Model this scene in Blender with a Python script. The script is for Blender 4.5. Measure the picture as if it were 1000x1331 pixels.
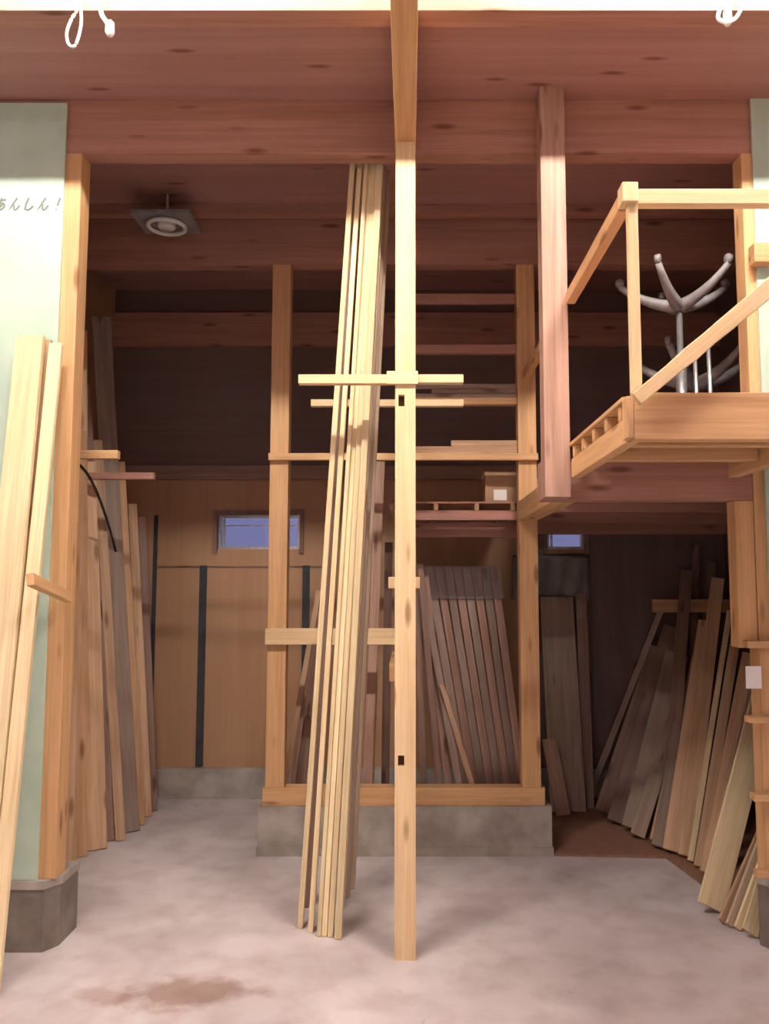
import bpy, bmesh, math, random
from mathutils import Vector, Matrix
random.seed(7)
C = bpy.context.scene.collection
for o in list(bpy.data.objects): bpy.data.objects.remove(o)
# ---------------------------------------------------------------- camera, world, lamps, exposure
CAMZ, F, CX, CY, TH = 1.6, 1050.0, 533.0, 665.5, math.radians(5.0)
cam_d = bpy.data.cameras.new('camera'); cam = bpy.data.objects.new('camera', cam_d); C.objects.link(cam)
cam.location = (0, 0, CAMZ); cam.rotation_euler = (math.pi/2 + TH, 0, 0)
cam_d.sensor_fit = 'HORIZONTAL'; cam_d.sensor_width = 36; cam_d.lens = 36*F/1000
cam_d.shift_x = -(CX-500)/1000; cam_d.clip_start = .05
bpy.context.scene.camera = cam
vs = bpy.context.scene.view_settings
vs.view_transform = 'Standard'; vs.look = 'None'; vs.gamma = 1; vs.use_curve_mapping = False
vs.exposure = 2.15
world = bpy.data.worlds.new('dusk'); bpy.context.scene.world = world; world.use_nodes = True
world.node_tree.nodes['Background'].inputs[0].default_value = (.045, .045, .085, 1)
world.node_tree.nodes['Background'].inputs[1].default_value = 1.0
TUBE_STRENGTH = 91.0
FILL_STRENGTH = 5.0
TUBE_COLOUR = (1.0, .91, .83)

SN, CS = math.sin(TH), math.cos(TH)
def ray(px, py):
    u = (px-CX)/F; v = (CY-py)/F
    return Vector((u, CS - v*SN, SN + v*CS))
def at(px, py, Y):
    d = ray(px, py); return Vector((0, 0, CAMZ)) + d*(Y/d.y)
def ground(px, py, z=0):
    d = ray(px, py); return Vector((0, 0, CAMZ)) + d*((z-CAMZ)/d.z)
def X(px, py, Y): return at(px, py, Y).x
def Z(py, Y): return at(533, py, Y).z

# ---------------------------------------------------------------- materials
def nt(name):
    m = bpy.data.materials.new(name); m.use_nodes = True
    return m, m.node_tree.nodes, m.node_tree.links, m.node_tree.nodes['Principled BSDF']
def wood(name, c, dark=.62, rough=.6, knots=True, sc=1.0, var=.18, spec=.3, saw=0.0):
    """c = base colour (linear); grain runs along local Z"""
    m, N, L, P = nt(name)
    tc = N.new('ShaderNodeTexCoord'); oi = N.new('ShaderNodeObjectInfo')
    off = N.new('ShaderNodeVectorMath'); off.operation = 'SCALE'; off.inputs[0].default_value = (13, 7, 29)
    L.new(oi.outputs['Random'], off.inputs['Scale'])
    add = N.new('ShaderNodeVectorMath'); add.operation = 'ADD'
    L.new(tc.outputs['Object'], add.inputs[0]); L.new(off.outputs[0], add.inputs[1])
    def mapped(s):
        mp = N.new('ShaderNodeMapping'); mp.inputs['Scale'].default_value = s; L.new(add.outputs[0], mp.inputs[0]); return mp
    m1 = mapped((22*sc, 22*sc, 1.0*sc)); n1 = N.new('ShaderNodeTexNoise'); n1.inputs['Scale'].default_value = 1; n1.inputs['Detail'].default_value = 4; n1.inputs['Distortion'].default_value = .6
    L.new(m1.outputs[0], n1.inputs[0])
    m2 = mapped((110*sc, 110*sc, 3*sc)); n2 = N.new('ShaderNodeTexNoise'); n2.inputs['Scale'].default_value = 1; n2.inputs['Detail'].default_value = 3
    L.new(m2.outputs[0], n2.inputs[0])
    mx = N.new('ShaderNodeMath'); mx.operation = 'MULTIPLY_ADD'; L.new(n2.outputs[0], mx.inputs[0]); mx.inputs[1].default_value = .4; 
    mm = N.new('ShaderNodeMath'); mm.operation = 'MULTIPLY'; mm.inputs[1].default_value = .6; L.new(n1.outputs[0], mm.inputs[0]); L.new(mm.outputs[0], mx.inputs[2])
    rp = N.new('ShaderNodeValToRGB'); rp.color_ramp.elements[0].position = .33; rp.color_ramp.elements[1].position = .62
    d = tuple(c[i]*dark*(1, .92, .82)[i] for i in range(3))
    rp.color_ramp.elements[0].color = (*d, 1); rp.color_ramp.elements[1].color = (*c, 1)
    L.new(mx.outputs[0], rp.inputs[0]); col = rp.outputs[0]
    if knots:
        m3 = mapped((9, 9, 2.2)); v = N.new('ShaderNodeTexVoronoi'); v.inputs['Scale'].default_value = 1
        L.new(m3.outputs[0], v.inputs[0])
        r3 = N.new('ShaderNodeValToRGB'); r3.color_ramp.elements[0].position = .07; r3.color_ramp.elements[1].position = .17
        r3.color_ramp.elements[0].color = (.34, .22, .14, 1); r3.color_ramp.elements[1].color = (1, 1, 1, 1)
        L.new(v.outputs['Distance'], r3.inputs[0])
        k = N.new('ShaderNodeMixRGB'); k.blend_type = 'MULTIPLY'; k.inputs[0].default_value = .75
        L.new(col, k.inputs[1]); L.new(r3.outputs[0], k.inputs[2]); col = k.outputs[0]
    hv = N.new('ShaderNodeHueSaturation')
    vr = N.new('ShaderNodeMath'); vr.operation = 'MULTIPLY_ADD'; L.new(oi.outputs['Random'], vr.inputs[0]); vr.inputs[1].default_value = 2*var; vr.inputs[2].default_value = 1-var
    L.new(vr.outputs[0], hv.inputs['Value']); L.new(col, hv.inputs['Color']); L.new(hv.outputs[0], P.inputs['Base Color'])
    P.inputs['Roughness'].default_value = rough; P.inputs['Specular IOR Level'].default_value = spec
    b = N.new('ShaderNodeBump'); b.inputs['Strength'].default_value = .15; b.inputs['Distance'].default_value = .004
    L.new(mx.outputs[0], b.inputs['Height']); L.new(b.outputs[0], P.inputs['Normal'])
    return m
def speck(name, c1, c2, scale, rough=.8, detail=6, metal=0, lo=.35, hi=.65, bump=.1):
    m, N, L, P = nt(name)
    tc = N.new('ShaderNodeTexCoord'); n = N.new('ShaderNodeTexNoise'); n.inputs['Scale'].default_value = scale; n.inputs['Detail'].default_value = detail
    L.new(tc.outputs['Object'], n.inputs[0])
    r = N.new('ShaderNodeValToRGB'); r.color_ramp.elements[0].position = lo; r.color_ramp.elements[1].position = hi
    r.color_ramp.elements[0].color = (*c1, 1); r.color_ramp.elements[1].color = (*c2, 1)
    L.new(n.outputs[0], r.inputs[0]); L.new(r.outputs[0], P.inputs['Base Color'])
    P.inputs['Roughness'].default_value = rough; P.inputs['Metallic'].default_value = metal
    b = N.new('ShaderNodeBump'); b.inputs['Strength'].default_value = bump; b.inputs['Distance'].default_value = .01
    L.new(n.outputs[0], b.inputs['Height']); L.new(b.outputs[0], P.inputs['Normal'])
    return m
M = {}
M['post']   = wood('pine_post', (.68, .42, .21), .74, var=.06)
M['pale']   = wood('pale_pine', (.82, .63, .37), .80, var=.06)
M['cream']  = wood('cream_lumber', (.86, .72, .44), .72, knots=False, var=.12)
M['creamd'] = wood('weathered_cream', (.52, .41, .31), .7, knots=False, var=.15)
M['beam']   = wood('beam_redwood', (.44, .235, .18), .75, var=.05)
M['ply']    = wood('ceiling_plywood', (.40, .22, .20), .82, sc=.35, var=.02)
M['old']    = wood('old_brown_post', (.46, .29, .22), .6, var=.02)
M['tan']    = wood('tan_board', (.60, .40, .25), .66, var=.16)
M['orange'] = wood('orange_board', (.60, .37, .20), .7, var=.12)
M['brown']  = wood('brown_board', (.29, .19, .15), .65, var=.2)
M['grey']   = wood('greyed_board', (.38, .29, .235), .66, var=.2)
M['wall']   = wood('hardboard', (.44, .265, .155), .92, knots=False, sc=.4, var=.03)
M['wall_shade'] = wood('shaded_hardboard', (.19, .13, .115), .85, knots=False, sc=.4, var=.03)  # darker wall board; shade of the deep bays is put into its colour
M['platform'] = wood('plywood_sheet', (.30, .17, .11), .8, knots=False, sc=.5, var=.02)
M['dark']   = speck('dark_gap', (.03, .035, .04), (.05, .055, .065), 8)
M['green']  = speck('green_board', (.42, .57, .46), (.50, .64, .53), 5, .75, bump=.03)
M['conc']   = speck('foundation_concrete', (.30, .265, .225), (.46, .42, .37), 6)
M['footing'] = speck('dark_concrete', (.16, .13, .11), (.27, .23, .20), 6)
M['metal']  = speck('aluminium', (.55, .55, .56), (.7, .7, .7), 30, .35, metal=.8)
M['white']  = speck('white_plastic', (.78, .76, .72), (.85, .83, .8), 4, .4, bump=0)
M['plast']  = speck('grey_plastic', (.22, .205, .21), (.33, .31, .31), 12, .45, bump=.02)
M['card']   = speck('cardboard', (.36, .22, .12), (.42, .27, .15), 9, .85)
M['text']   = speck('grey_print', (.16, .19, .17), (.2, .23, .2), 20)
M['hole']   = speck('mortise_dark', (.10, .05, .025), (.16, .08, .04), 20)
M['black']  = speck('black_rubber', (.02, .02, .022), (.03, .03, .03), 20)
M['sheet']  = speck('grey_sheeting', (.14, .125, .12), (.24, .215, .20), 5, .5)
def glass():
    m, N, L, P = nt('window_glass'); P.inputs['Base Color'].default_value = (.9, .93, 1, 1)
    P.inputs['Roughness'].default_value = .03; P.inputs['Transmission Weight'].default_value = 1; P.inputs['IOR'].default_value = 1.45; return m
M['glass'] = glass()
def film():
    m, N, L, P = nt('clear_film'); P.inputs['Base Color'].default_value = (.75, .7, .72, 1)
    P.inputs['Roughness'].default_value = .18; P.inputs['Alpha'].default_value = .2; P.inputs['Specular IOR Level'].default_value = .8
    tc = N.new('ShaderNodeTexCoord'); n = N.new('ShaderNodeTexNoise'); n.inputs['Scale'].default_value = 30; L.new(tc.outputs['Object'], n.inputs[0])
    b = N.new('ShaderNodeBump'); b.inputs['Strength'].default_value = .5; b.inputs['Distance'].default_value = .02
    L.new(n.outputs[0], b.inputs['Height']); L.new(b.outputs[0], P.inputs['Normal']); return m
M['film'] = film()
def emit(name, s, c):
    m, N, L, P = nt(name); P.inputs['Emission Color'].default_value = (*c, 1); P.inputs['Emission Strength'].default_value = s
    P.inputs['Base Color'].default_value = (.8, .8, .8, 1); return m
M['tube'] = emit('fluorescent_tube', TUBE_STRENGTH, TUBE_COLOUR)
M['fill_tube'] = emit('fill_lamp_tube', FILL_STRENGTH, (.82, .84, 1.3))  # added fill light, tinted bluish to lift the dark parts like haze
def floor_mat():
    m, N, L, P = nt('concrete_floor')
    tc = N.new('ShaderNodeTexCoord')
    def noise(s, d=6, dist=0):
        n = N.new('ShaderNodeTexNoise'); n.inputs['Scale'].default_value = s; n.inputs['Detail'].default_value = d; n.inputs['Distortion'].default_value = dist
        L.new(tc.outputs['Object'], n.inputs[0]); return n
    def ramp(inp, a, b, ca, cb):
        r = N.new('ShaderNodeValToRGB'); r.color_ramp.elements[0].position = a; r.color_ramp.elements[1].position = b
        r.color_ramp.elements[0].color = (*ca, 1); r.color_ramp.elements[1].color = (*cb, 1); L.new(inp, r.inputs[0]); return r
    def mul(a, b, f=1.0):
        k = N.new('ShaderNodeMixRGB'); k.blend_type = 'MULTIPLY'; k.inputs[0].default_value = f; L.new(a, k.inputs[1]); L.new(b, k.inputs[2]); return k.outputs[0]
    base = ramp(noise(2.2, 8, .4).outputs[0], .3, .7, (.50, .455, .45), (.66, .62, .62))
    fine = ramp(noise(6, 9, .15).outputs[0], .30, .55, (.84, .80, .79), (1, 1, 1))
    col = mul(base.outputs[0], fine.outputs[0])
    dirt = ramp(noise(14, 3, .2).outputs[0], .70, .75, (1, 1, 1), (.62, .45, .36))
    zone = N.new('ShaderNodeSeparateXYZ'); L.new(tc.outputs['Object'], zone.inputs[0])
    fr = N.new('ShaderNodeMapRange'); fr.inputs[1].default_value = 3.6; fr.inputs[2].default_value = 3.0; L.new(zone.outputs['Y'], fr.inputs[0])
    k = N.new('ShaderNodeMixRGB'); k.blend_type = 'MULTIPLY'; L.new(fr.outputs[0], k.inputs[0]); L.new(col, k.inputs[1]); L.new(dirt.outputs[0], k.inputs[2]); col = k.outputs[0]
    # brown stain, an irregular blot of its own
    g = ground(245, 1292)
    for (cx, cy, sx, sy, dk) in ((g.x, g.y, 1.8, 3.6, (.62, .50, .44)), (g.x-.3, g.y-.02, 3.5, 5.5, (.75, .66, .6))):
        mp = N.new('ShaderNodeMapping'); mp.vector_type = 'POINT'; mp.inputs['Scale'].default_value = (sx, sy, 0); mp.inputs['Location'].default_value = (-cx*sx, -cy*sy, 0)
        L.new(tc.outputs['Object'], mp.inputs[0])
        ln = N.new('ShaderNodeVectorMath'); ln.operation = 'LENGTH'; L.new(mp.outputs[0], ln.inputs[0])
        nn = noise(7, 5, .5); ad = N.new('ShaderNodeMath'); ad.operation = 'MULTIPLY_ADD'; L.new(nn.outputs[0], ad.inputs[0]); ad.inputs[1].default_value = .9; L.new(ln.outputs['Value'], ad.inputs[2])
        st = ramp(ad.outputs[0], .72, 1.05, dk, (1, 1, 1)); col = mul(col, st.outputs[0])
    L.new(col, P.inputs['Base Color']); P.inputs['Roughness'].default_value = .62; P.inputs['Specular IOR Level'].default_value = .3
    b = N.new('ShaderNodeBump'); b.inputs['Strength'].default_value = .15; b.inputs['Distance'].default_value = .01
    L.new(fine.outputs[0], b.inputs['Height']); L.new(b.outputs[0], P.inputs['Normal']); return m
M['floor'] = floor_mat()
M['plaster'] = speck('room_plaster', (.62, .56, .54), (.68, .62, .60), 3)

# ---------------------------------------------------------------- helpers
def tag(o, label=None, cat=None, group=None, kind=None):
    if label: o['label'] = label
    if cat: o['category'] = cat
    if group: o['group'] = group
    if kind: o['kind'] = kind
    return o
def link(name, bm, mat, parent=None, smooth=False):
    me = bpy.data.meshes.new(name); bmesh.ops.recalc_face_normals(bm, faces=bm.faces[:]); bm.to_mesh(me); bm.free()
    if smooth:
        for p in me.polygons: p.use_smooth = True
    o = bpy.data.objects.new(name, me); C.objects.link(o)
    for mm in (mat if isinstance(mat, (list, tuple)) else [mat]): me.materials.append(mm)
    if parent: o.parent = parent
    return o
def empty(name, loc=(0, 0, 0)):
    o = bpy.data.objects.new(name, None); C.objects.link(o); o.location = loc; o.empty_display_size = .1; return o
def bbox(bm, x0, x1, y0, y1, z0, z1):
    vs_ = [bm.verts.new(p) for p in ((x0,y0,z0),(x1,y0,z0),(x1,y1,z0),(x0,y1,z0),(x0,y0,z1),(x1,y0,z1),(x1,y1,z1),(x0,y1,z1))]
    for f in ((0,1,2,3),(4,5,6,7),(0,1,5,4),(1,2,6,5),(2,3,7,6),(3,0,4,7)): bm.faces.new([vs_[i] for i in f])
def rel(o, parent):
    if parent is not None:
        o.parent = parent; o.matrix_world = o.matrix_world
def bevel(o, w=.003):
    md = o.modifiers.new('bevel', 'BEVEL'); md.width = w; md.segments = 2; md.limit_method = 'ANGLE'; return o
def timber(name, P0, P1, w, th, mat, hint=(0, -1, 0), parent=None, bow=0.0, seg=1, w1=None, bw=.003, wob=0.0):
    """timber from P0 to P1 along local Z; local X = width (perp. to hint), local Y = thickness"""
    P0 = Vector(P0); P1 = Vector(P1); a = P1-P0; Lg = a.length; a.normalize()
    wd = a.cross(Vector(hint)).normalized(); yd = a.cross(wd).normalized()
    bm = bmesh.new(); rings = []
    w1 = w if w1 is None else w1
    for i in range(seg+1):
        s = i/seg; z = s*Lg; ww = (w + (w1-w)*s)/2 + (random.uniform(-1, 1)*wob); off = bow*4*s*(1-s)
        rings.append([bm.verts.new((sx*ww, sy*th/2+off, z)) for sx, sy in ((-1,-1),(1,-1),(1,1),(-1,1))])
    bm.faces.new(rings[0]); bm.faces.new(rings[-1])
    for i in range(seg):
        for k in range(4): bm.faces.new((rings[i][k], rings[i][(k+1)%4], rings[i+1][(k+1)%4], rings[i+1][k]))
    o = link(name, bm, mat)
    mw = Matrix(((wd.x, yd.x, a.x, P0.x), (wd.y, yd.y, a.y, P0.y), (wd.z, yd.z, a.z, P0.z), (0, 0, 0, 1)))
    if parent is not None:
        o.parent = parent; mw = Matrix.Translation(parent.location).inverted() @ mw
    o.matrix_basis = mw
    if bw: bevel(o, bw)
    return o
def bar(name, x0, x1, y0, y1, z0, z1, mat, parent=None, bw=.003):
    """axis-aligned timber; grain along its longest side"""
    d = (x1-x0, y1-y0, z1-z0); k = d.index(max(d)); c = Vector(((x0+x1)/2, (y0+y1)/2, (z0+z1)/2))
    h = Vector((0, 0, 0)); h[k] = d[k]/2
    hint = (0, -1, 0) if k != 1 else (0, 0, 1)
    # width is perpendicular to hint and axis
    if k == 2: w, t = d[0], d[1]
    elif k == 0: w, t = d[2], d[1]
    else: w, t = d[0], d[2]
    return timber(name, c-h, c+h, w, t, mat, hint, parent, bw=bw)
def plain(name, x0, x1, y0, y1, z0, z1, mat, parent=None):
    bm = bmesh.new(); bbox(bm, x0, x1, y0, y1, z0, z1)
    o = link(name, bm, mat); 
    if parent is not None: o.parent = parent; o.matrix_basis = Matrix.Translation(parent.location).inverted()
    return o
def tube(bm, pts, r, n=10, rr=None):
    rings = []
    for i, p in enumerate(pts):
        p = Vector(p); q0 = Vector(pts[max(0, i-1)]); q1 = Vector(pts[min(len(pts)-1, i+1)]); t = (q1-q0).normalized()
        ref = Vector((0, 0, 1)) if abs(t.z) < .9 else Vector((1, 0, 0)); u = t.cross(ref).normalized(); v = t.cross(u)
        R = rr[i] if rr else r
        rings.append([bm.verts.new(p + (u*math.cos(2*math.pi*k/n) + v*math.sin(2*math.pi*k/n))*R) for k in range(n)])
    for i in range(len(rings)-1):
        for k in range(n): bm.faces.new((rings[i][k], rings[i][(k+1)%n], rings[i+1][(k+1)%n], rings[i+1][k]))
    bm.faces.new(rings[0]); bm.faces.new(rings[-1])
def lathe(bm, prof, n=32, c=(0, 0, 0)):
    c = Vector(c); rings = [[bm.verts.new(c + Vector((r*math.cos(2*math.pi*k/n), r*math.sin(2*math.pi*k/n), z))) for k in range(n)] for r, z in prof]
    for i in range(len(rings)-1):
        for k in range(n): bm.faces.new((rings[i][k], rings[i][(k+1)%n], rings[i+1][(k+1)%n], rings[i+1][k]))
    bm.faces.new(rings[0]); bm.faces.new(rings[-1])
def struct(o): o['kind'] = 'structure'; return o

# ---------------------------------------------------------------- structure
YO = 3.68           # front of the timber frame round the opening
YR = 4.94           # front of the rear frame
YB = 6.20           # back wall
XL, XR = -2.32, 2.42
RX = 3.3            # side walls of the front room
ZC = 3.90           # plywood ceiling over the opening and the racks
struct(plain('floor', -RX-.1, RX+.1, -3.1, YB+.1, -.1, 0, M['floor']))
def sheet(name, x0, x1, y0, y1, z0, z1, mat): return struct(bar(name, x0, x1, y0, y1, z0, z1, mat, bw=0))
sheet('ceiling', -RX, RX, 3.09, YB+.06, ZC, ZC+.04, M['ply'])
sheet('ceiling_front', -RX, RX, -3.0, 3.09, 4.65, 4.69, M['ply'])
sheet('wall_front_upper', -RX, RX, 3.05, 3.09, 4.17, 4.65, M['ply'])
sheet('wall_room_left', -RX-.06, -RX, -3.0, YO+.1, 0, 4.65, M['plaster'])
sheet('wall_room_right', RX, RX+.06, -3.0, YO+.1, 0, 4.65, M['plaster'])
sheet('wall_room_rear', -RX, RX, -3.06, -3.0, 0, 4.65, M['plaster'])
sheet('wall_left', XL-.05, XL, YO+.12, YB, 0, ZC, M['wall'])
sheet('wall_right', XR, XR+.05, YO+.12, YB, 0, ZC, M['wall_shade'])  # toned dark for the shade in the right bay
# back wall with two window openings
w1x0, w1x1 = X(283, 690, YB), X(390, 690, YB); wz0, wz1 = Z(714, YB), Z(669, YB)
w2x0, w2x1 = X(711, 690, YB), X(760, 690, YB)
bm = bmesh.new()
xs = [XL-.05, w1x0, w1x1, w2x0, w2x1, XR+.05]
for i in range(5):
    if i in (1, 3):
        bbox(bm, xs[i], xs[i+1], YB, YB+.1, .22, wz0); bbox(bm, xs[i], xs[i+1], YB, YB+.1, wz1, ZC)
    else: bbox(bm, xs[i], xs[i+1], YB, YB+.1, .22, ZC)
bmesh.ops.remove_doubles(bm, verts=bm.verts[:], dist=1e-4)
struct(link('wall_back', bm, M['wall']))
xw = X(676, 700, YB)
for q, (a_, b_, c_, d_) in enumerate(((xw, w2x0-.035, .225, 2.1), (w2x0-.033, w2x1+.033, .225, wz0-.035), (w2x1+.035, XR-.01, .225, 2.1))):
    sheet('wall_back_shade_%d' % (q+1), a_, b_, YB-.02, YB-.001, c_, d_, M['wall_shade'])  # thin dark sheets painting the shade at the back of the right bay
struct(plain('baseboard_back', XL, XR, YB-.045, YB+.1, 0, .22, M['conc']))
sheet('wall_back_upper', XL+.001, XR-.001, YB-.006, YB-.0005, Z(607, YB), ZC-.001, M['wall_shade'])  # thin sheet painting the gloom on the upper back wall
sheet('trim_1', XL, XR, YB-.035, YB, Z(624, YB), Z(606, YB), M['brown'])
sheet('trim_2', XL, XR, YB-.05, YB, Z(452, YB), Z(409, YB), M['beam'])
def seam(n, px, y0, y1, w=.05, mat='dark'):
    x = X(px, (y0+y1)/2, YB); sheet('trim_%d' % n, x-w/2, x+w/2, YB-.012, YB, Z(y1, YB), Z(y0, YB), M[mat])
seam(3, 262, 735, 996, .055); seam(4, 397, 735, 996, .055); seam(5, 199, 670, 1000, .03)
sheet('trim_6', X(205, 737, YB), X(420, 737, YB), YB-.008, YB, Z(737.5, YB), Z(735.5, YB), M['brown'])
for n, (a, b) in ((1, (w1x0, w1x1)), (2, (w2x0, w2x1))):
    r = struct(empty('window_%d' % n, ((a+b)/2, YB+.05, wz0)))
    t = .022
    fr = bmesh.new(); bbox(fr, a+.001, a+t, YB+.03, YB+.08, wz0, wz1); bbox(fr, b-t, b-.001, YB+.03, YB+.08, wz0, wz1)
    bbox(fr, a+t, b-t, YB+.03, YB+.08, wz0+.001, wz0+t); bbox(fr, a+t, b-t, YB+.03, YB+.08, wz1-t, wz1-.001)
    bbox(fr, a+.035, a+.05, YB+.035, YB+.07, wz0+t, wz1-t); 
    o = link('window_frame', fr, M['metal'], r); o.matrix_basis = Matrix.Translation(r.location).inverted()
    plain('window_pane', a+t, b-t, YB+.052, YB+.057, wz0+t, wz1-t, M['glass'], r)
    tr = bmesh.new(); c = .03
    bbox(tr, a-c, a, YB-.02, YB+.01, wz0-c, wz1+c); bbox(tr, b, b+c, YB-.02, YB+.01, wz0-c, wz1+c); bbox(tr, a, b, YB-.02, YB+.01, wz1, wz1+c)
    o = link('window_casing', tr, M['brown'], r); o.matrix_basis = Matrix.Translation(r.location).inverted()
    plain('window_rail', a+t, b-t, YB+.045, YB+.052, wz0+.68*(wz1-wz0), wz0+.68*(wz1-wz0)+.008, M['metal'], r)

# foundations
def prism(name, pts, z0, z1, mat):
    bm = bmesh.new(); lo = [bm.verts.new((x, y, z0)) for x, y in pts]; hi = [bm.verts.new((x, y, z1)) for x, y in pts]
    bm.faces.new(lo); bm.faces.new(hi); n = len(pts)
    for i in range(n): bm.faces.new((lo[i], lo[(i+1)%n], hi[(i+1)%n], hi[i]))
    return link(name, bm, mat)
zf = Z(1143, YO)
def footing(name, s, lab):
    D = .24 if s < 0 else .06
    r = tag(empty(name, (s*2.3, YO+.1, 0)), lab, 'foundation')
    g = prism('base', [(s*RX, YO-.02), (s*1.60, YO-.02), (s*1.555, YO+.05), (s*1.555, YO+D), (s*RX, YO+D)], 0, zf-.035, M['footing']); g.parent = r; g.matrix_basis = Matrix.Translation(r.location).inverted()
    g = prism('cap', [(s*RX, YO-.026), (s*1.60, YO-.026), (s*1.548, YO+.05), (s*1.548, YO+D), (s*RX, YO+D)], zf-.035, zf, M['conc']); g.parent = r; g.matrix_basis = Matrix.Translation(r.location).inverted()
footing('concrete_foundation', -1, 'grey concrete foundation block with capped top under the left opening post')
footing('concrete_foundation', 1, 'grey concrete foundation under the right opening post, mostly hidden by leaning boards')
px0, px1 = X(335, 1085, YR-.03), X(718, 1085, YR-.03)
r = tag(empty('concrete_plinth', ((px0+px1)/2, YR, 0)), 'long low concrete plinth on the floor under the rear timber frame', 'foundation')
zt = Z(1049, YR-.03)
plain('plinth_body', px0, px1, YR-.03, YR+.14, .05, zt, M['conc'], r); plain('plinth_foot', px0-.006, px1+.006, YR-.045, YR+.15, 0, .05, M['conc'], r)
sx0, sx1 = X(341, 1035, YR), X(709, 1035, YR); zs = Z(1024, YR)
tag(bar('sill_beam', sx0, sx1, YR, YR+.1, zt, zs, M['post']), 'horizontal timber sill lying on the concrete plinth', 'beam')

# opening frame
zh = 3.636
tag(bar('header_beam', -RX, RX, YO, YO+.1, zh, ZC, M['beam']), 'wide reddish header beam across the top of the whole opening', 'beam')
struct(tag(bar('trim_crossbeam', -RX, RX, 3.03, 3.13, 3.87, 4.17, M['beam'])))
def pair_post(name, x0, x1, lab): return tag(bar(name, x0, x1, YO, YO+.105, zf, zh, M['post']), lab, 'post')
pair_post('timber_post', -1.665, -1.56, 'square timber post at the left side of the opening, standing on concrete foundation')
pair_post('timber_post', 1.575, 1.68, 'square timber post at the right side of the opening, behind the balcony')
tag(bar('timber_stud', 1.485, 1.572, YO, YO+.09, Z(842, YO), 1.975, M['post']), 'short orange stud fixed to the right opening post under the loft beam', 'stud')
ztop = Z(136, YO)
struct(plain('wall_panel_left', -RX, -1.635, YO-.014, YO-.001, zf+.002, ztop, M['green']))
struct(plain('wall_panel_right', 1.625, RX, YO-.014, YO-.001, zf+.002, Z(130, YO), M['green']))
# printed hiragana on the left panel
def stroke_text():
    # strokes per glyph in a unit box (x right, y up)
    A = [[(.1,.78),(.5,.8),(.85,.86)], [(.42,1),(.38,.6),(.42,.15),(.5,.05)], [(.72,.62),(.6,.35),(.35,.1),(.15,.12),(.12,.3),(.3,.5),(.6,.56),(.85,.45),(.9,.25),(.75,.08),(.55,0)]]
    Nn = [[(.5,1),(.3,.5),(.08,0),(.3,.38),(.45,.42),(.52,.15),(.65,0),(.82,.1),(.95,.4)]]
    S = [[(.25,1),(.2,.5),(.25,.1),(.5,0),(.75,.12),(.9,.35)]]
    E = [[(.5,1),(.5,.35)], [(.5,.1),(.5,.02)]]
    g = at(-9, 273, YO-.016); h = Z(257, YO-.016)-Z(273, YO-.016); adv = h*1.12
    cu = bpy.data.curves.new('printed_lettering', 'CURVE'); cu.dimensions = '3D'; cu.bevel_depth = .0055; cu.bevel_resolution = 1
    for i, gl in enumerate((A, Nn, S, Nn, E)):
        for st in gl:
            sp = cu.splines.new('POLY'); sp.points.add(len(st)-1)
            for k, (x, y) in enumerate(st):
                sp.points[k].co = (g.x + i*adv + x*h*.85 + y*h*.3, 0, g.z + y*h, 1)
    o = bpy.data.objects.new('lettering_tmp', cu); C.objects.link(o); bpy.context.view_layer.update()
    me = bpy.data.meshes.new_from_object(o.evaluated_get(bpy.context.evaluated_depsgraph_get())); bpy.data.objects.remove(o)
    for v in me.vertices: v.co.y = YO-.0145 + v.co.y*.15
    me.materials.clear(); me.materials.append(M['text'])
    o = bpy.data.objects.new('printed_lettering', me); C.objects.link(o); o.parent = bpy.data.objects['wall_panel_left']
stroke_text()

# centre post with two mortises
def mortised_post():
    x0, x1 = X(513.5, 800, 3.585), X(540.5, 800, 3.585); y0, y1 = 3.585, YO-.001; z1 = 3.64
    hx0, hx1 = X(518, 520, y0), X(526, 520, y0)
    rows = [0, Z(996, y0), Z(982, y0), Z(528, y0), Z(513, y0), z1]; cols = [x0, hx0, hx1, x1]
    bm = bmesh.new(); g = {}
    for i, x in enumerate(cols):
        for j, z in enumerate(rows): g[i, j] = bm.verts.new((x, y0, z))
    hf = []
    for i in range(3):
        for j in range(5):
            f = bm.faces.new((g[i,j], g[i+1,j], g[i+1,j+1], g[i,j+1]))
            if i == 1 and j in (1, 3): hf.append(f)
    ring = [g[0,j] for j in range(6)] + [g[1,5], g[2,5]] + [g[3,j] for j in range(5, -1, -1)] + [g[2,0], g[1,0]]
    back = [bm.verts.new((v.co.x, y1, v.co.z)) for v in ring]
    for k in range(len(ring)): bm.faces.new((ring[k], ring[(k+1)%len(ring)], back[(k+1)%len(ring)], back[k]))
    bm.faces.new(back)
    for f in hf:
        r_ = bmesh.ops.extrude_discrete_faces(bm, faces=[f])['faces'][0]
        for v in r_.verts: v.co.y += .04
        r_.material_index = 1
    o = link('timber_post', bm, [M['pale'], M['hole']])
    return tag(o, 'tall pale square post standing on the floor in the middle, with two mortise holes', 'post'), x0, x1
cp, cx0, cx1 = mortised_post()
ccx = (cx0+cx1)/2
tag(bar('ceiling_beam', ccx-.049, ccx+.049, -2.9, YO-.001, 3.641, 3.865, M['post']), 'overhead beam running from the top of the middle post towards the viewer', 'beam')
# brown hanging post
bx0, bx1 = X(706, 430, 3.57), X(739, 430, 3.57)
tag(bar('timber_post', bx0, bx1, 3.57, YO-.001, Z(646, 3.57), ZC, M['old']), 'old weathered brown post beside the balcony, hanging from the ceiling to the loft beam', 'post')

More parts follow.
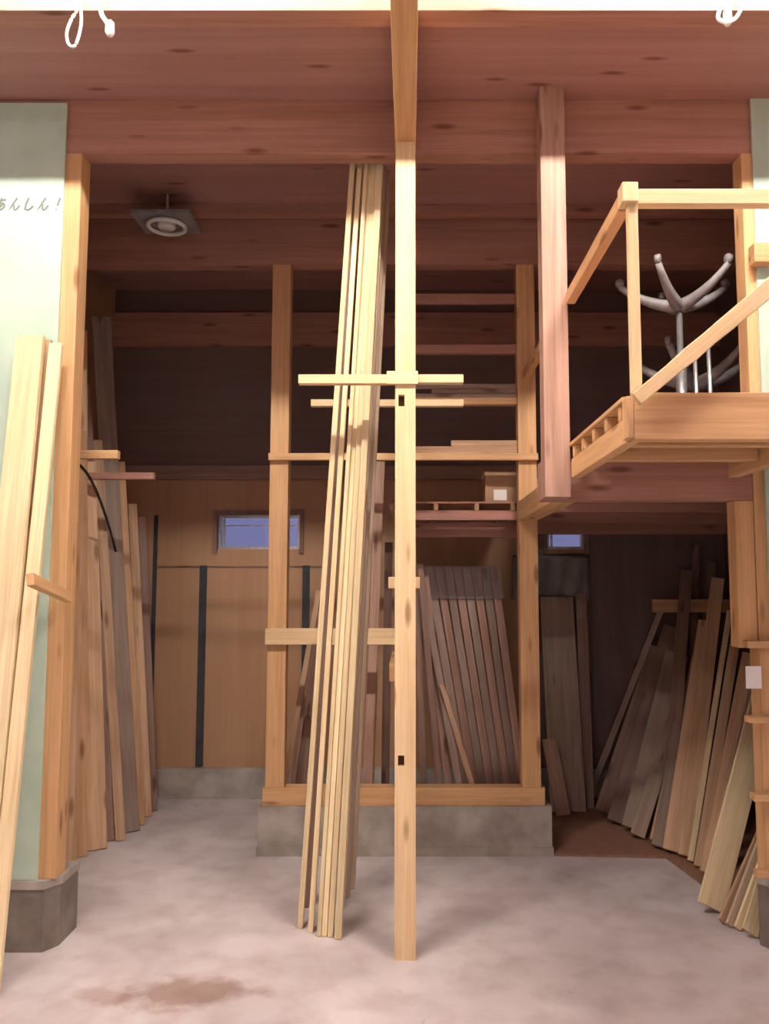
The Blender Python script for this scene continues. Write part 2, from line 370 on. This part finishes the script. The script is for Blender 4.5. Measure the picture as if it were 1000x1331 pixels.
# rear frame
lx0, lx1 = X(351, 600, YR), X(375, 600, YR); rx0, rx1 = X(674, 600, YR), X(698, 600, YR)
mx0, mx1 = X(514, 600, YR), X(536, 600, YR)
zr = 3.60
tag(bar('timber_post', lx0, lx1, YR, YR+.1, zs, zr, M['post']), 'knotty orange post at the left end of the rear frame, in front of the window', 'post')
tag(bar('timber_post', rx0, rx1, YR, YR+.1, zs, zr, M['post']), 'knotty orange post at the right end of the rear frame', 'post')
tag(bar('timber_post', mx0, mx1, YR+.01, YR+.1, zs, zr, M['post']), 'rear frame middle post hidden directly behind the tall pale post', 'post')
tag(bar('header_beam', XL, XR, YR, YR+.1, zr, ZC, M['beam']), 'dark reddish beam over the rear frame posts, deep under the ceiling', 'beam')
tag(bar('ceiling_joist', XL, XR, 4.74, 4.80, ZC-.065, ZC, M['beam']), 'slim joist under the ceiling just in front of the rear header beam', 'joist')
tag(bar('crossbar', X(350, 593, YR), X(699, 593, YR), YR-.035, YR, Z(598, YR-.03), Z(589, YR-.03), M['post']), 'thin bar nailed across all rear frame posts below the plank stacks', 'crossbar')
tag(bar('cross_rail', X(346, 827, YR), mx1, YR-.04, YR, Z(838, YR-.04), Z(817, YR-.04), M['pale']), 'pale cross rail on the left half of the rear frame at chest height', 'rail')
for (ya, yb, dy, lab) in ((380, 393, .03, 'uppermost'), (447, 459, .02, 'second from top'), (517, 526, .0, 'third from top, carrying a plank stack')):
    tag(bar('ladder_rung', mx1, rx0, YR+.02+dy, YR+.08, Z(yb, YR+.03), Z(ya, YR+.03), M['post' if ya > 500 else 'beam']), 'horizontal rack rung right of the rear middle post, ' + lab, 'rung')
# plank stacks on the rack
k = 0
for (z0, n, zb) in ((Z(517, YR+.03), 3, 'third rung'), (Z(589, YR-.03), 2, 'crossbar')):
    z = z0
    for i in range(n):
        t = (.026, .03, .034)[i] if n == 3 else (.052, .038)[i]
        a = mx1 + .002 + (.0, .12, .0)[i]*(n == 3) + (.0, .24)[i if n == 2 else 0]*(n == 2)
        y0 = YR+.104 if n == 3 else YR+.0
        yy0 = YR+.083+.02 if n == 3 else YR+.02
        tag(bar('stored_plank', a, rx0-.002, YR+.02+.004*i, YR+.079, z, z+t-.001, M['tan' if n == 2 else 'grey']),
            'stored plank lying on the rear rack %s, %s of the stack' % (zb, ('lowest', 'second', 'topmost')[i] if n == 3 else ('lower', 'upper, shorter')[i]), 'plank', 'planks lying on the rear rack'); z += t
# loft shelf behind the rear frame (centre bay)
r = tag(empty('loft_shelf', ((mx1+rx0)/2, YR+.5, 2.0)), 'low loft shelf with open joist ends between rear middle and right posts', 'shelf')
za, zb_ = Z(676, YR+.12), Z(652, YR+.12)
bar('shelf_board', mx0, rx0+.02, YR+.12, YB-.06, zb_-.012, zb_, M['beam'], r)
bar('front_fascia', mx0, rx0+.02, YR+.12, YR+.17, za, za+.062, M['beam'], r)
for p in (510, 567, 620, 667): bar('joist', X(p-3, 660, YR+.12), X(p+3, 660, YR+.12), YR+.12, YB-.06, za+.062, zb_-.012, M['tan'], r)
bar('ledger', mx0, rx0+.02, YR+.3, YR+.36, Z(698, YR+.3), Z(679, YR+.3), M['beam'], r)
bx = tag(empty('cardboard_box', (X(651, 630, YR+.2), YR+.28, zb_)), 'cardboard box with a white label on the low loft shelf', 'box')
a, b = X(631, 630, YR+.16), X(671, 630, YR+.16); zt_ = Z(613, YR+.16)
plain('carton', a, b, YR+.16, YR+.40, zb_, zt_-.004, M['card'], bx)
plain('lid_flap', a-.003, b+.003, YR+.155, YR+.405, zt_-.03, zt_, M['card'], bx)
plain('paper_label', X(642, 640, YR+.155), X(659, 640, YR+.155), YR+.157, YR+.16, zb_+.012, zb_+.08, M['white'], bx)

# ---------------------------------------------------------------- pegs on the middle post
tag(bar('support_rail', ccx-.022, ccx+.022, YO, YR+.009, Z(500, YO)-.0, Z(484, YO), M['post']), 'support rail hidden behind the tall pale post, running back to the rear frame', 'rail')
pk = tag(empty('peg_bar', (ccx, 3.62, 2.5)), 'nearer peg bar across the middle post, passing in front of the cream lumber stack', 'peg bar')
Yp = 3.60
bar('peg', X(387, 491, Yp), cx0-.001, Yp+.02, Yp+.062, Z(497, Yp), Z(485, Yp), M['pale'], pk)
bar('peg', cx1+.001, X(603, 491, Yp), Yp+.02, Yp+.062, Z(496, Yp), Z(485, Yp), M['pale'], pk)
bar('collar', X(503, 491, Yp), X(543.5, 491, Yp), Yp-.03, Yp-.016, Z(499, Yp-.03), Z(482, Yp-.03), M['pale'], pk)
Yq = 4.40
zq = Z(484, YO)
tag(bar('peg_bar', X(404, 542, Yq), X(603, 542, Yq), Yq, Yq+.04, zq, zq+(Z(538, Yq)-Z(547, Yq)), M['pale']), 'farther thinner peg bar, passing behind the cream lumber stack', 'peg bar')
tag(bar('cleat', X(505, 757, YO), X(546, 757, YO), YO, YO+.04, Z(765, YO), Z(750, YO), M['pale']), 'short pinkish cleat fixed behind the middle post at eye height', 'cleat')
tag(bar('cleat', X(506, 875, 4.2), X(520, 875, 4.2), 4.2, YR, Z(886, 4.2), Z(862, 4.2), M['post']), 'stub of wood just visible left of the middle post at waist height', 'cleat')

# ---------------------------------------------------------------- leaning boards
def lean(name, b, t, mat, label, group, cat='board', wsc=1.0, th=.018, Yt=None, Yb=None, base=0.0, hint=(0, -1, 0), bow=0.0, name_seg=4, top_lat=None, w=None):
    """b=(xl,xr,y) feet on the ground in the photo, t=(xl,xr,y) top edge standing at depth Yt"""
    B = ground((b[0]+b[1])/2, b[2], base) if Yb is None else at((b[0]+b[1])/2, b[2], Yb)
    T = at((t[0]+t[1])/2, t[2], Yt)
    dB = B.y*CS + (B.z-CAMZ)*SN; dT = T.y*CS + (T.z-CAMZ)*SN
    wb = (b[1]-b[0])*dB/F; wt = (t[1]-t[0])*dT/F
    ph = math.atan2(abs((b[0]+b[1]-t[0]-t[1])/2), abs(b[2]-t[2]))
    ww = (w if w else (wb+wt)/2*math.cos(ph))*wsc
    a = (T-B).normalized(); wd = a.cross(Vector(hint)).normalized(); yd = a.cross(wd).normalized()
    need = base + abs(ww/2*wd.z) + abs(th/2*yd.z) + .001
    B = B + a*((need-B.z)/a.z)
    o = timber(name, B, T, ww, th, M[mat], hint, bow=bow, seg=name_seg if bow else 1, bw=min(.003, th*.2))
    return tag(o, label, cat, group)

# A: long boards leaning on the green panel, front left
G = 'long boards leaning on the green wall panel'
lean('long_board', (-62, -22, 1290), (21, 59, 437), 'cream', 'widest cream board leaning on the green wall panel, front left edge', G, Yb=3.25, Yt=3.59, th=.03)
lean('long_board', (-30, -18, 1290), (60, 67, 442), 'tan', 'thin darker board edge squeezed between the two cream boards at the front left', G, Yb=3.36, Yt=3.64, th=.018)
lean('long_board', (-22, 0, 1290), (66, 81, 447), 'cream', 'narrower cream board leaning on the green panel beside the left opening post', G, Yb=3.25, Yt=3.60, th=.025)
tag(timber('retaining_batten', at(39, 753, 3.2), at(90, 777, YO-.02), .05, .03, M['post'], hint=(1, 0, .2)), 'short batten sticking out of the left post, holding back the front left boards', 'batten')

# B: boards along the left wall
G = 'boards leaning along the left alcove wall'
BL = [ # feet l,r,y ; top l,r,y ; Ytop ; material ; label
 ((62, 84, 1138), (96, 112, 560), 4.55, 'orange', 'orange board against the left wall, nearest to the opening post'),
 ((84, 99, 1124), (98, 112, 480), 4.68, 'tan', 'tan board in the left wall row, second from the opening post'),
 ((99, 113, 1114), (100, 113, 430), 4.83, 'orange', 'orange-edged board in the left wall row, third from the opening post'),
 ((113, 138, 1105), (98, 124, 600), 5.0, 'tan', 'wide tan board in the left wall row with its feet furthest out'),
 ((139, 149, 1093), (106, 117, 500), 5.15, 'brown', 'narrow brown board in the left wall row, right of the wide tan one'),
 ((149, 164, 1093), (122, 131, 572), 5.28, 'tan', 'tan board with a pale tip just above the nearer left peg'),
 ((160, 178, 1082), (117, 146, 412), 5.42, 'grey', 'tallest wide board in the left row, top lost in the dark near the ceiling'),
 ((176, 188, 1073), (150, 162, 600), 5.55, 'orange', 'slim orange board behind the tallest left board'),
 ((186, 197, 1062), (166, 178, 655), 5.9, 'tan', 'slim tan board in the left row, second from the back wall'),
 ((194, 203, 1055), (178, 190, 672), 6.08, 'brown', 'slim brown board of the left row, nearest to the back wall'),
]
for i, (b, t, Yt, m, lab) in enumerate(BL):
    lean('leaning_board', b, t, m, lab, G, Yt=Yt, th=.022, bow=.02*(-1)**i if i % 3 == 0 else 0, hint=(.5, -1, 0))
tag(bar('rack_peg', XL, X(153, 590, 4.06), 4.06, 4.10, Z(596, 4.06), Z(585, 4.06), M['post']), 'orange rack peg sticking out over the left boards, the nearer and higher-looking one', 'peg')
tag(bar('rack_peg', XL, X(200, 618, 4.88), 4.88, 4.92, Z(623, 4.88), Z(614, 4.88), M['beam']), 'reddish rack peg further back on the left, near the back wall', 'peg')
cb = bmesh.new(); tube(cb, [at(92+ i*6.5, 600 + 0.9*i*i*1.6, 4.15+.1*i) for i in range(10)], .008, 8)
tag(link('rubber_cord', cb, M['black'], smooth=True), 'dark cord sagging across the tops of the left boards under the nearer peg', 'cord')

# C: cream lumber stack behind the middle peg bar
G = 'cream lumber standing behind the middle peg bar'
CL = [
 ((387, 394, 1206), (455, 462, 214), 3.845, 'cream', 'leftmost narrow cream strip of the tall lumber stack', .03),
 ((400, 408, 1211), (465, 471, 214), 3.87, 'cream', 'cream strip second from the left in the tall lumber stack', .03),
 ((412, 418, 1216), (474, 479, 214), 3.84, 'cream', 'cream strip in the middle of the tall lumber stack', .035),
 ((418, 425.5, 1216), (479, 485, 214), 3.855, 'cream', 'pale strip left of centre in the tall lumber stack', .03),
 ((425.5, 434, 1217), (485, 491, 214), 3.845, 'cream', 'pale strip right of centre in the tall lumber stack', .03),
 ((434, 445, 1219), (491, 498, 214), 3.835, 'cream', 'front right cream strip of the tall lumber stack, its foot nearest the viewer', .045),
]
for (b, t, Yt, m, lab, th) in CL:
    lean('lumber_strip', b, t, m, lab, G, Yt=Yt, th=th, w=None, wsc=.98)
CL2 = [
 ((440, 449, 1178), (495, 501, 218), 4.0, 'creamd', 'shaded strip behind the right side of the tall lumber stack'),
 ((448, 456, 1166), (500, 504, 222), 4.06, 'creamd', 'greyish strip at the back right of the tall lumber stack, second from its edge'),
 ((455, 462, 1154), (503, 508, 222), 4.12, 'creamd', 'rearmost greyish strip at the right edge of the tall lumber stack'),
 ((392, 403, 1178), (462, 470, 222), 3.98, 'brown', 'dark strip put in for the shade in the gaps between the left cream strips'),  # stand-in strip, shade between the strips painted as dark wood
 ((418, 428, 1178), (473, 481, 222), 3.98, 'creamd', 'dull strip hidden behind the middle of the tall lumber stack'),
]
for (b, t, Yt, m, lab) in CL2: lean('lumber_strip', b, t, m, lab, G, Yt=Yt, th=.05)

# D: rear bay boards behind the sill
G = 'boards standing behind the sill in the rear bay'
for i in range(8):
    lean('wrapped_board', (600+10.5*i, 611+10.5*i, 1018), (552+12*i, 563.4+12*i, 738), 'old' if i % 2 else 'grey',
         'brown board in the plastic-wrapped bundle behind the sill, %s from its left edge' % ('first', 'second', 'third', 'fourth', 'fifth', 'sixth', 'seventh', 'eighth')[i], 'plastic-wrapped boards in the rear bay', Yb=5.42, Yt=5.75, th=.03, wsc=.90)
# clear film round the bundle top
bm = bmesh.new()
tl, tr_ = at(549, 735, 5.70), at(651, 736, 5.70); bl, br_ = at(555, 778, 5.655), at(656, 778, 5.655)
nx, nz = 28, 8; gv = {}
for j in range(nz+1):
    for i in range(nx+1):
        p = tl.lerp(tr_, i/nx).lerp(bl.lerp(br_, i/nx), j/nz); p.y += random.uniform(-.004, .004); gv[i, j] = bm.verts.new(p)
for j in range(nz):
    for i in range(nx): bm.faces.new((gv[i,j], gv[i+1,j], gv[i+1,j+1], gv[i,j+1]))
o = link('plastic_film', bm, M['film'], smooth=True); sd = o.modifiers.new('s', 'SOLIDIFY'); sd.thickness = .001
tag(o, 'clear shiny plastic film wrapped round the top of the brown board bundle', 'plastic film')
DL = [
 ((566, 575, 1018), (543, 550, 733), 5.2, 5.45, 'brown', 'reddish strip leaning just right of the middle post in the rear bay'),
 ((578, 588, 1018), (548, 557, 745), 5.25, 5.5, 'old', 'grey-brown strip crossing the left edge of the wrapped bundle'),
 ((592, 601, 1018), (552, 561, 800), 5.2, 5.4, 'grey', 'strip leaning steeply over the lower left of the wrapped bundle'),
 ((610, 617, 1018), (571, 578, 890), 5.19, 5.28, 'tan', 'short thin stick leaning over the foot of the wrapped bundle'),
 ((672, 684, 1018), (641, 655, 790), 5.5, 5.7, 'brown', 'dark board right of the wrapped bundle beside the rear right post'),
 ((545, 556, 1018), (540, 546, 760), 5.3, 5.5, 'brown', 'dark strip seen in the gap right beside the middle post'),
 ((368, 375, 1016), (411, 418, 768), 5.2, 5.4, 'tan', 'light thin stick leaning right, beside the rear left post'),
 ((377, 384, 1016), (400, 406, 850), 5.3, 5.4, 'old', 'short thin stick leaning right behind the cross rail'),
 ((382, 398, 1016), (404, 420, 800), 5.45, 5.6, 'brown', 'dark brown board left of the cream stack in the rear bay'),
 ((472, 484, 1016), (489, 501, 600), 5.15, 5.35, 'old', 'tall brown board right of the cream stack, seen above and below the cross rail'),
 ((476, 487, 1016), (482, 491, 870), 5.20, 5.27, 'orange', 'short orange stick low between the cream stack and the middle post'),
 ((496, 506, 1016), (500, 511, 705), 5.5, 5.65, 'brown', 'dark plank in the gap between the cream stack and the middle post'),
]
for (b, t, Yb_, Yt, m, lab) in DL: lean('leaning_strip', b, t, m, lab, G, Yb=Yb_, Yt=Yt, th=.02)

# E/F: right bay
plat = [ground(716, 1113), ground(866, 1116), ground(925, 1160), Vector((2.40, 4.35, 0)), Vector((2.40, 6.14, 0)), Vector((ground(700, 1060).x, 6.14, 0))]
tag(prism('plywood_sheet', [(p.x, p.y) for p in plat], .0, .015, M['platform']), 'brown plywood sheet lying on the floor under the right boards', 'sheet')
G = 'boards leaning at the back of the right bay'
EL = [
 ((716, 762, 1056), (702, 745, 776), 6.1, 'grey', 'wide grey-brown board upright below the small right window'),
 ((760, 770, 1052), (746, 765, 772), 6.12, 'brown', 'dark narrow board right of the wide upright board below the right window'),
 ((722, 744, 1062), (706, 722, 960), 5.76, 'old', 'short board standing low in front of the wide upright board'),
]
for (b, t, Yt, m, lab) in EL: lean('leaning_board', b, t, m, lab, G, Yt=Yt, th=.02, base=.015)
G = 'boards leaning along the right wall'
FL = [ # feet, top, Yt, mat, label
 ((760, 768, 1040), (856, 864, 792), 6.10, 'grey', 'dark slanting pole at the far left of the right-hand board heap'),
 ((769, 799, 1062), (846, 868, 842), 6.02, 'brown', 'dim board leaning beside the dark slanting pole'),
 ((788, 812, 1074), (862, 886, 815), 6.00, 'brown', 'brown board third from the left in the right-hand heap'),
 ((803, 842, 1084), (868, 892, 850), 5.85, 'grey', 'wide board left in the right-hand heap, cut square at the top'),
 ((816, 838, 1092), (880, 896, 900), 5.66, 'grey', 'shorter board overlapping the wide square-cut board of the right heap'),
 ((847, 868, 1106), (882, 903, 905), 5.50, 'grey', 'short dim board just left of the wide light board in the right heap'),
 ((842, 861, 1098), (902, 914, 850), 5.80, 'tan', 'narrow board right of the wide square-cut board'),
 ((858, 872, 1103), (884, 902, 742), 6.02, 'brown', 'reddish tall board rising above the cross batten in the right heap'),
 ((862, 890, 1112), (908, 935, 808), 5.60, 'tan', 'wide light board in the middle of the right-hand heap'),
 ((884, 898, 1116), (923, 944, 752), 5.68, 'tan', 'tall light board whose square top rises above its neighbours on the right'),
 ((893, 902, 1122), (946, 952, 794), 5.50, 'cream', 'narrow pale strip right of the tall light board'),
 ((903, 914, 1130), (956, 970, 790), 5.30, 'tan', 'board just right of the narrow pale strip'),
 ((911, 930, 1140), (964, 988, 850), 5.00, 'tan', 'wide tan board close to the right opening post'),
]
for (b, t, Yt, m, lab) in FL: lean('leaning_board', b, t, m, lab, G, Yt=Yt, th=.02, base=.015, hint=(-.35, -1, 0))
for (b, t, Yb_, Yt, m, lab) in [
 ((895, 903, 1000), (900, 909, 708), 5.95, 6.1, 'brown', 'dark thin board highest at the back of the right heap'),
 ((900, 912, 1000), (918, 932, 730), 5.9, 6.1, 'brown', 'dark slanting board behind the tall light board on the right')]:
    lean('leaning_board', b, t, m, lab, G, Yb=Yb_, Yt=Yt, th=.02, base=.015)
tag(bar('cross_batten', X(851, 787, 5.9), XR, 5.93, 5.97, Z(796, 5.93), Z(779, 5.93), M['orange']), 'dim orange batten crossing the right board heap near the back', 'batten')
G = 'short boards leaning behind the right opening post'
FR = [
 ((905, 938, 1190), (976, 1014, 900), 4.45, 'cream', 'big light board leaning at the front of the right heap'),
 ((912, 921, 1174), (972, 984, 890), 4.75, 'creamd', 'dull thin board just left of the big light board in the right heap'),
 ((930, 941, 1204), (1002, 1012, 1040), 4.30, 'tan', 'narrow board under the big light one at the front right'),
 ((941, 951, 1208), (1004, 1014, 1040), 4.22, 'creamd', 'thin board second from the right foot of the front heap'),
 ((952, 962, 1212), (1004, 1014, 1070), 4.12, 'cream', 'pale thin board third from the right edge of the picture'),
 ((960, 984, 1222), (1003, 1024, 1080), 4.02, 'cream', 'pale wide short board at the very front of the right heap'),
]
for (b, t, Yt, m, lab) in FR: lean('short_board', b, t, m, lab, G, Yt=Yt, th=.018)
# grey sheet hanging under the small window
bm = bmesh.new(); gv = {}; nx, nz = 20, 10
for j in range(nz+1):
    for i in range(nx+1):
        p = at(666+i*5, 722+j*5.6 + (3*math.sin(i*.7) if j == nz else 0), YB-.06); p.y += .012*math.sin(i*1.3+j*.3); gv[i, j] = bm.verts.new(p)
for j in range(nz):
    for i in range(nx): bm.faces.new((gv[i,j], gv[i+1,j], gv[i+1,j+1], gv[i,j+1]))
o = link('plastic_sheet', bm, M['sheet'], smooth=True); sd = o.modifiers.new('s', 'SOLIDIFY'); sd.thickness = .003
tag(o, 'grey crumpled sheet hanging on the back wall under the small right window', 'sheet')
# pegs, tag and block on the right post
for (pxl, py, h, d, m, lab) in ((972, 838, 9, .05, 'post', 'topmost peg on the right post, just above the white tag'),
                        (974, 936, 8, .06, 'post', 'second peg down on the right post, below the white tag'),
                        (981, 1038, 9, .06, 'post', 'third peg down on the right post, above the front boards'),
                        (986, 1138, 9, .06, 'post', 'lowest peg on the right post, near the concrete')):
    tag(bar('rack_peg', X(pxl, py, YO-.07), 1.72, YO-.07, YO-.016, Z(py+h/2, YO-.07), Z(py-h/2, YO-.07), M[m]), lab, 'peg', 'pegs on the right opening post')
tag(plain('paper_tag', X(970, 880, YO-.03), X(990, 880, YO-.03), YO-.032, YO-.026, Z(895, YO-.03), Z(866, YO-.03), M['white']), 'small white paper tag on the right opening post', 'tag')
tag(bar('wood_block', X(981, 328, 3.6), X(1012, 328, 3.6), 3.6, YO-.015, Z(340, 3.6), Z(315, 3.6), M['post']), 'small wood block fixed on the right wall panel beside the diagonal brace', 'block')

# ---------------------------------------------------------------- loft over the right bay and the balcony
tag(bar('trimmer_beam', bx0, 1.573, YO, YO+.1, 1.976, 2.155, M['beam']), 'loft beam under the balcony level, from the brown post to the right post', 'beam')
tag(bar('loft_side_beam', rx0+.0, rx1+.0, YO+.101, YR-.001, 1.98, 2.10, M['post']), 'side beam of the loft, running back from the brown post to the rear right post', 'beam')
tag(bar('wood_block', rx1+.001, X(713, 635, YR), YR-.0, YR+.08, Z(648, YR), Z(622, YR), M['post']), 'short wood block beside the rear right post at loft floor level', 'block')
tag(bar('loft_floor', rx1+.002, XR-.01, YO-.015, YB-.06, 2.16, 2.18, M['ply']), 'plywood loft floor over the right bay, seen from below', 'loft floor')
for n, y in enumerate((4.55, 5.4, 6.02)):
    tag(bar('loft_joist', rx1+.02, XR-.01, y, y+.06, 2.0 if n < 2 else 1.96, 2.158, M['beam']), 'dark joist under the right loft floor, %s from the front' % ('first', 'second', 'third')[n], 'joist', 'joists under the right loft floor')
YF = 2.60
fx = X(820, 540, YF)
bal = tag(empty('loft_balcony', (1.9, 3.1, 2.07)), 'open timber balcony with railing jutting out at the upper right', 'balcony')
z0, z1 = Z(571, YF), Z(510, YF)
BX = RX-.01
bar('front_beam', fx+.012, BX, YF, YF+.06, z0, z1, M['post'], bal)
bar('side_beam', fx, fx+.045, YF+.0+.061, 3.569, z0, z0+.085, M['post'], bal)
bar('corner_block', fx-.012, fx+.011, YF, YF+.06, z0+.005, z1-.012, M['post'], bal)
bar('side_beam', 1.42, 1.465, YF+.061, 3.569, z0, z0+.085, M['post'], bal)
bar('edge_strip', fx-.01, fx+.06, YF+.061, 3.569, z1-.016, z1, M['post'], bal)
for i, y in enumerate((2.72, 2.92, 3.12, 3.32, 3.50)):
    bar('joist', fx, BX, y, y+.04, z0+.086, z1-.017, M['post'], bal)
bar('deck_panel', fx+.061, BX, YF+.061, YO-.02, z1-.016, z1, M['ply'], bal)
for i, y in enumerate((2.9, 3.25)): bar('under_batten', fx+.05, 1.419, y, y+.05, z0+.03, z0+.085, M['post'], bal)
zr0, zr1 = Z(265, YF), Z(245, YF)
bar('baluster', X(820, 400, YF), X(833, 400, YF), YF+.0, YF+.035, z1, zr1-.002, M['pale'], bal)
bar('rail_block', X(808, 245, YF), X(829, 245, YF), YF-.012, YF+.05, zr1-.05, zr1+.018, M['pale'], bal)
bar('top_rail', X(829, 250, YF), BX, YF, YF+.04, zr0, zr1, M['pale'], bal)
bar('side_rail', X(808, 250, YF), X(824, 250, YF), YF+.051, 3.569, zr0-.003, zr1-.003, M['post'], bal)
p0 = at(836, 512, YF-.03); p1 = at(1000, 375, YF-.03); d_ = (p1-p0); p2 = p0 + d_*((zr1-.02-p0.z)/d_.z)
timber('diagonal_brace', p0-d_.normalized()*.03, p2, .045, .028, M['pale'], parent=bal, seg=14, w1=.07, wob=.0018)
tag(bar('guard_rail', X(676, 495, YR)+.02, X(676, 495, YR)+.058, YO+.10, YR-.001, zr0-.003, zr1-.003, M['post']), 'rear handrail from the brown post back to the rear right post', 'rail')

# upturned swivel chairs stored on the loft
def swivel(loc, s, ang, lab, tall):
    r = tag(empty('swivel_chair', loc), lab, 'chair', 'upturned swivel chairs stored on the loft')
    def put(n, bm, m):
        o = link(n, bm, m, r, smooth=True); return o
    bm = bmesh.new(); lathe(bm, [(.02, 0), (.17*s, .0), (.21*s, .03), (.21*s, .06), (.15*s, .085), (.02, .09)], 36); put('seat', bm, M['plast'])
    bm = bmesh.new(); lathe(bm, [(.028*s, .09), (.028*s, tall*.6), (.016*s, tall*.6), (.016*s, tall)], 16); put('gas_column', bm, M['metal'])
    for k in range(5):
        a = ang + k*2*math.pi/5; dx, dy = math.cos(a), math.sin(a); bm = bmesh.new(); pts = []; rr = []
        for j in range(7):
            q = j/6; pts.append((dx*.30*s*q, dy*.30*s*q, tall - .03 + .02*q*s + .12*q*q*s)); rr.append(.036*s*(1-.55*q))
        tube(bm, pts, .02, 10, rr); g = put('base_leg', bm, M['plast'])
        bm = bmesh.new(); c = Vector(pts[-1]); n_ = Vector((-dy, dx, 0)); tube(bm, [c+Vector((0,0,.02))-n_*.012, c+Vector((0,0,.02))+n_*.012], .024*s, 14)
        cst = link('caster', bm, M['plast'], g, smooth=True)
    return r
cl = at(888, 500, 4.1); LZ = 2.181
swivel((at(886, 500, 4.15).x, 4.15, LZ), 1.0, .3, 'pale grey upturned swivel chair on the loft, its star base spread highest', .90)
swivel((at(905, 500, 4.62).x, 4.62, LZ), 1.15, .2, 'lower pale grey upturned swivel chair on the loft, behind the first', .60)
for n, p in enumerate((907, 925)):
    bm = bmesh.new(); q = at(p, 500, 3.9); tube(bm, [(q.x, 3.9, LZ), (q.x-.01, 3.9, Z(456 if n == 0 else 440, 3.9))], .010, 12)
    tag(link('metal_rod', bm, M['metal'], smooth=True), 'thin metal rod standing on the loft floor before the chairs, ' + ('left of the pair' if n == 0 else 'right of the pair'), 'rod')

# ---------------------------------------------------------------- lamps and small fittings
def fluorescent(x, y, z, mat, lab, Lg=1.2):
    r = tag(empty('fluorescent_lamp', (x, y, z)), lab, 'lamp')
    bm = bmesh.new(); bbox(bm, -Lg/2-.03, Lg/2+.03, -.05, .05, .035, .09); link('casing', bm, M['white'], r)
    for s in (-1, 1):
        bm = bmesh.new(); bbox(bm, s*(Lg/2+.005), s*(Lg/2+.03), -.045, .045, -.02, .035); link('end_cap', bm, M['white'], r)
        bm = bmesh.new(); tube(bm, [(-Lg/2, s*.028, 0), (Lg/2, s*.028, 0)], .016, 14); link('tube', bm, mat, r, smooth=True)
    for q in (-Lg*.3, Lg*.3): bm = bmesh.new(); tube(bm, [(q, 0, .09), (q, 0, 4.65-z)], .006, 6); link('hanger', bm, M['metal'], r)
    return r
fluorescent(-1.15, 2.12, 4.42, M['tube'], 'fluorescent lamp above the left part of the opening, just out of frame')
fluorescent(1.15, 2.12, 4.42, M['tube'], 'fluorescent lamp above the balcony, just out of frame')
fluorescent(-1.2, -.6, 4.33, M['fill_tube'], 'unseen fill lamp added behind the viewer on the left')  # this lamp and the next are unseen, added for fill
fluorescent(1.2, -.6, 4.33, M['fill_tube'], 'unseen fill lamp added behind the viewer on the right')
# hanging white cords
def cord(name, pts, r_, lab, plug=None):
    rt = tag(empty(name, pts[0]), lab, 'cord'); o0 = Vector(pts[0])
    bm = bmesh.new(); fine = []
    P_ = [Vector(p)-o0 for p in pts]
    for i in range(len(P_)-1):
        a, b = P_[max(i-1, 0)], P_[i]; c, d = P_[i+1], P_[min(i+2, len(P_)-1)]
        for k_ in range(6):
            t = k_/6; fine.append(.5*((2*b)+(c-a)*t+(2*a-5*b+4*c-d)*t*t+(3*b-a-3*c+d)*t**3))
    fine.append(P_[-1]); tube(bm, fine, r_, 8); link('cable', bm, M['white'], rt, smooth=True)
    if plug:
        bm = bmesh.new(); q = P_[-1]; lathe(bm, [(.006, .03), (.016, .02), (.018, -.02), (.01, -.035)], 14, q); link('plug', bm, M['white'], rt, smooth=True)
Yc = 2.98
cord('hanging_cord', [at(x, y, Yc) for x, y in ((104, -45), (104, 0), (106, 25), (103, 45), (97, 60), (89, 57), (87, 42), (93, 25), (101, 8), (101, -45))], .006, 'looped white cord hanging from the lamp at the upper left')
cord('hanging_cord', [at(x, y, Yc) for x, y in ((128, -45), (130, 0), (132, 18), (138, 28), (143, 36))], .009, 'short white cord with a plug, beside the looped cord at upper left', True)
cord('hanging_cord', [at(x, y, Yc) for x, y in ((962, -45), (964, 5), (958, 22), (946, 29), (934, 24), (938, 10), (948, 8), (946, 22))], .008, 'white cord bundle with plug hanging at the upper right', True)
# square circline lamp under the rack ceiling
lm = at(217, 291, 4.62); zl = Z(291, 4.62)
r = tag(empty('ceiling_lamp', (lm.x, 4.62, zl)), 'unlit square white ceiling lamp with round ring, high over the left rack', 'lamp')
bm = bmesh.new(); bbox(bm, -.17, .17, -.14, .14, .0, .025); bevel(link('backing_plate', bm, M['plast'], r))
bm = bmesh.new(); tube(bm, [(.105*math.cos(a*math.pi/16), .105*math.sin(a*math.pi/16), -.018) for a in range(33)], .013, 10); link('ring_tube', bm, M['white'], r, smooth=True)
bm = bmesh.new(); lathe(bm, [(.045, -.03), (.05, -.02), (.05, 0), (.0501, .001)], 20); link('centre_cap', bm, M['white'], r, smooth=True)
bm = bmesh.new(); tube(bm, [(0, 0, .025), (0, 0, ZC-zl)], .008, 8); link('stem', bm, M['metal'], r)
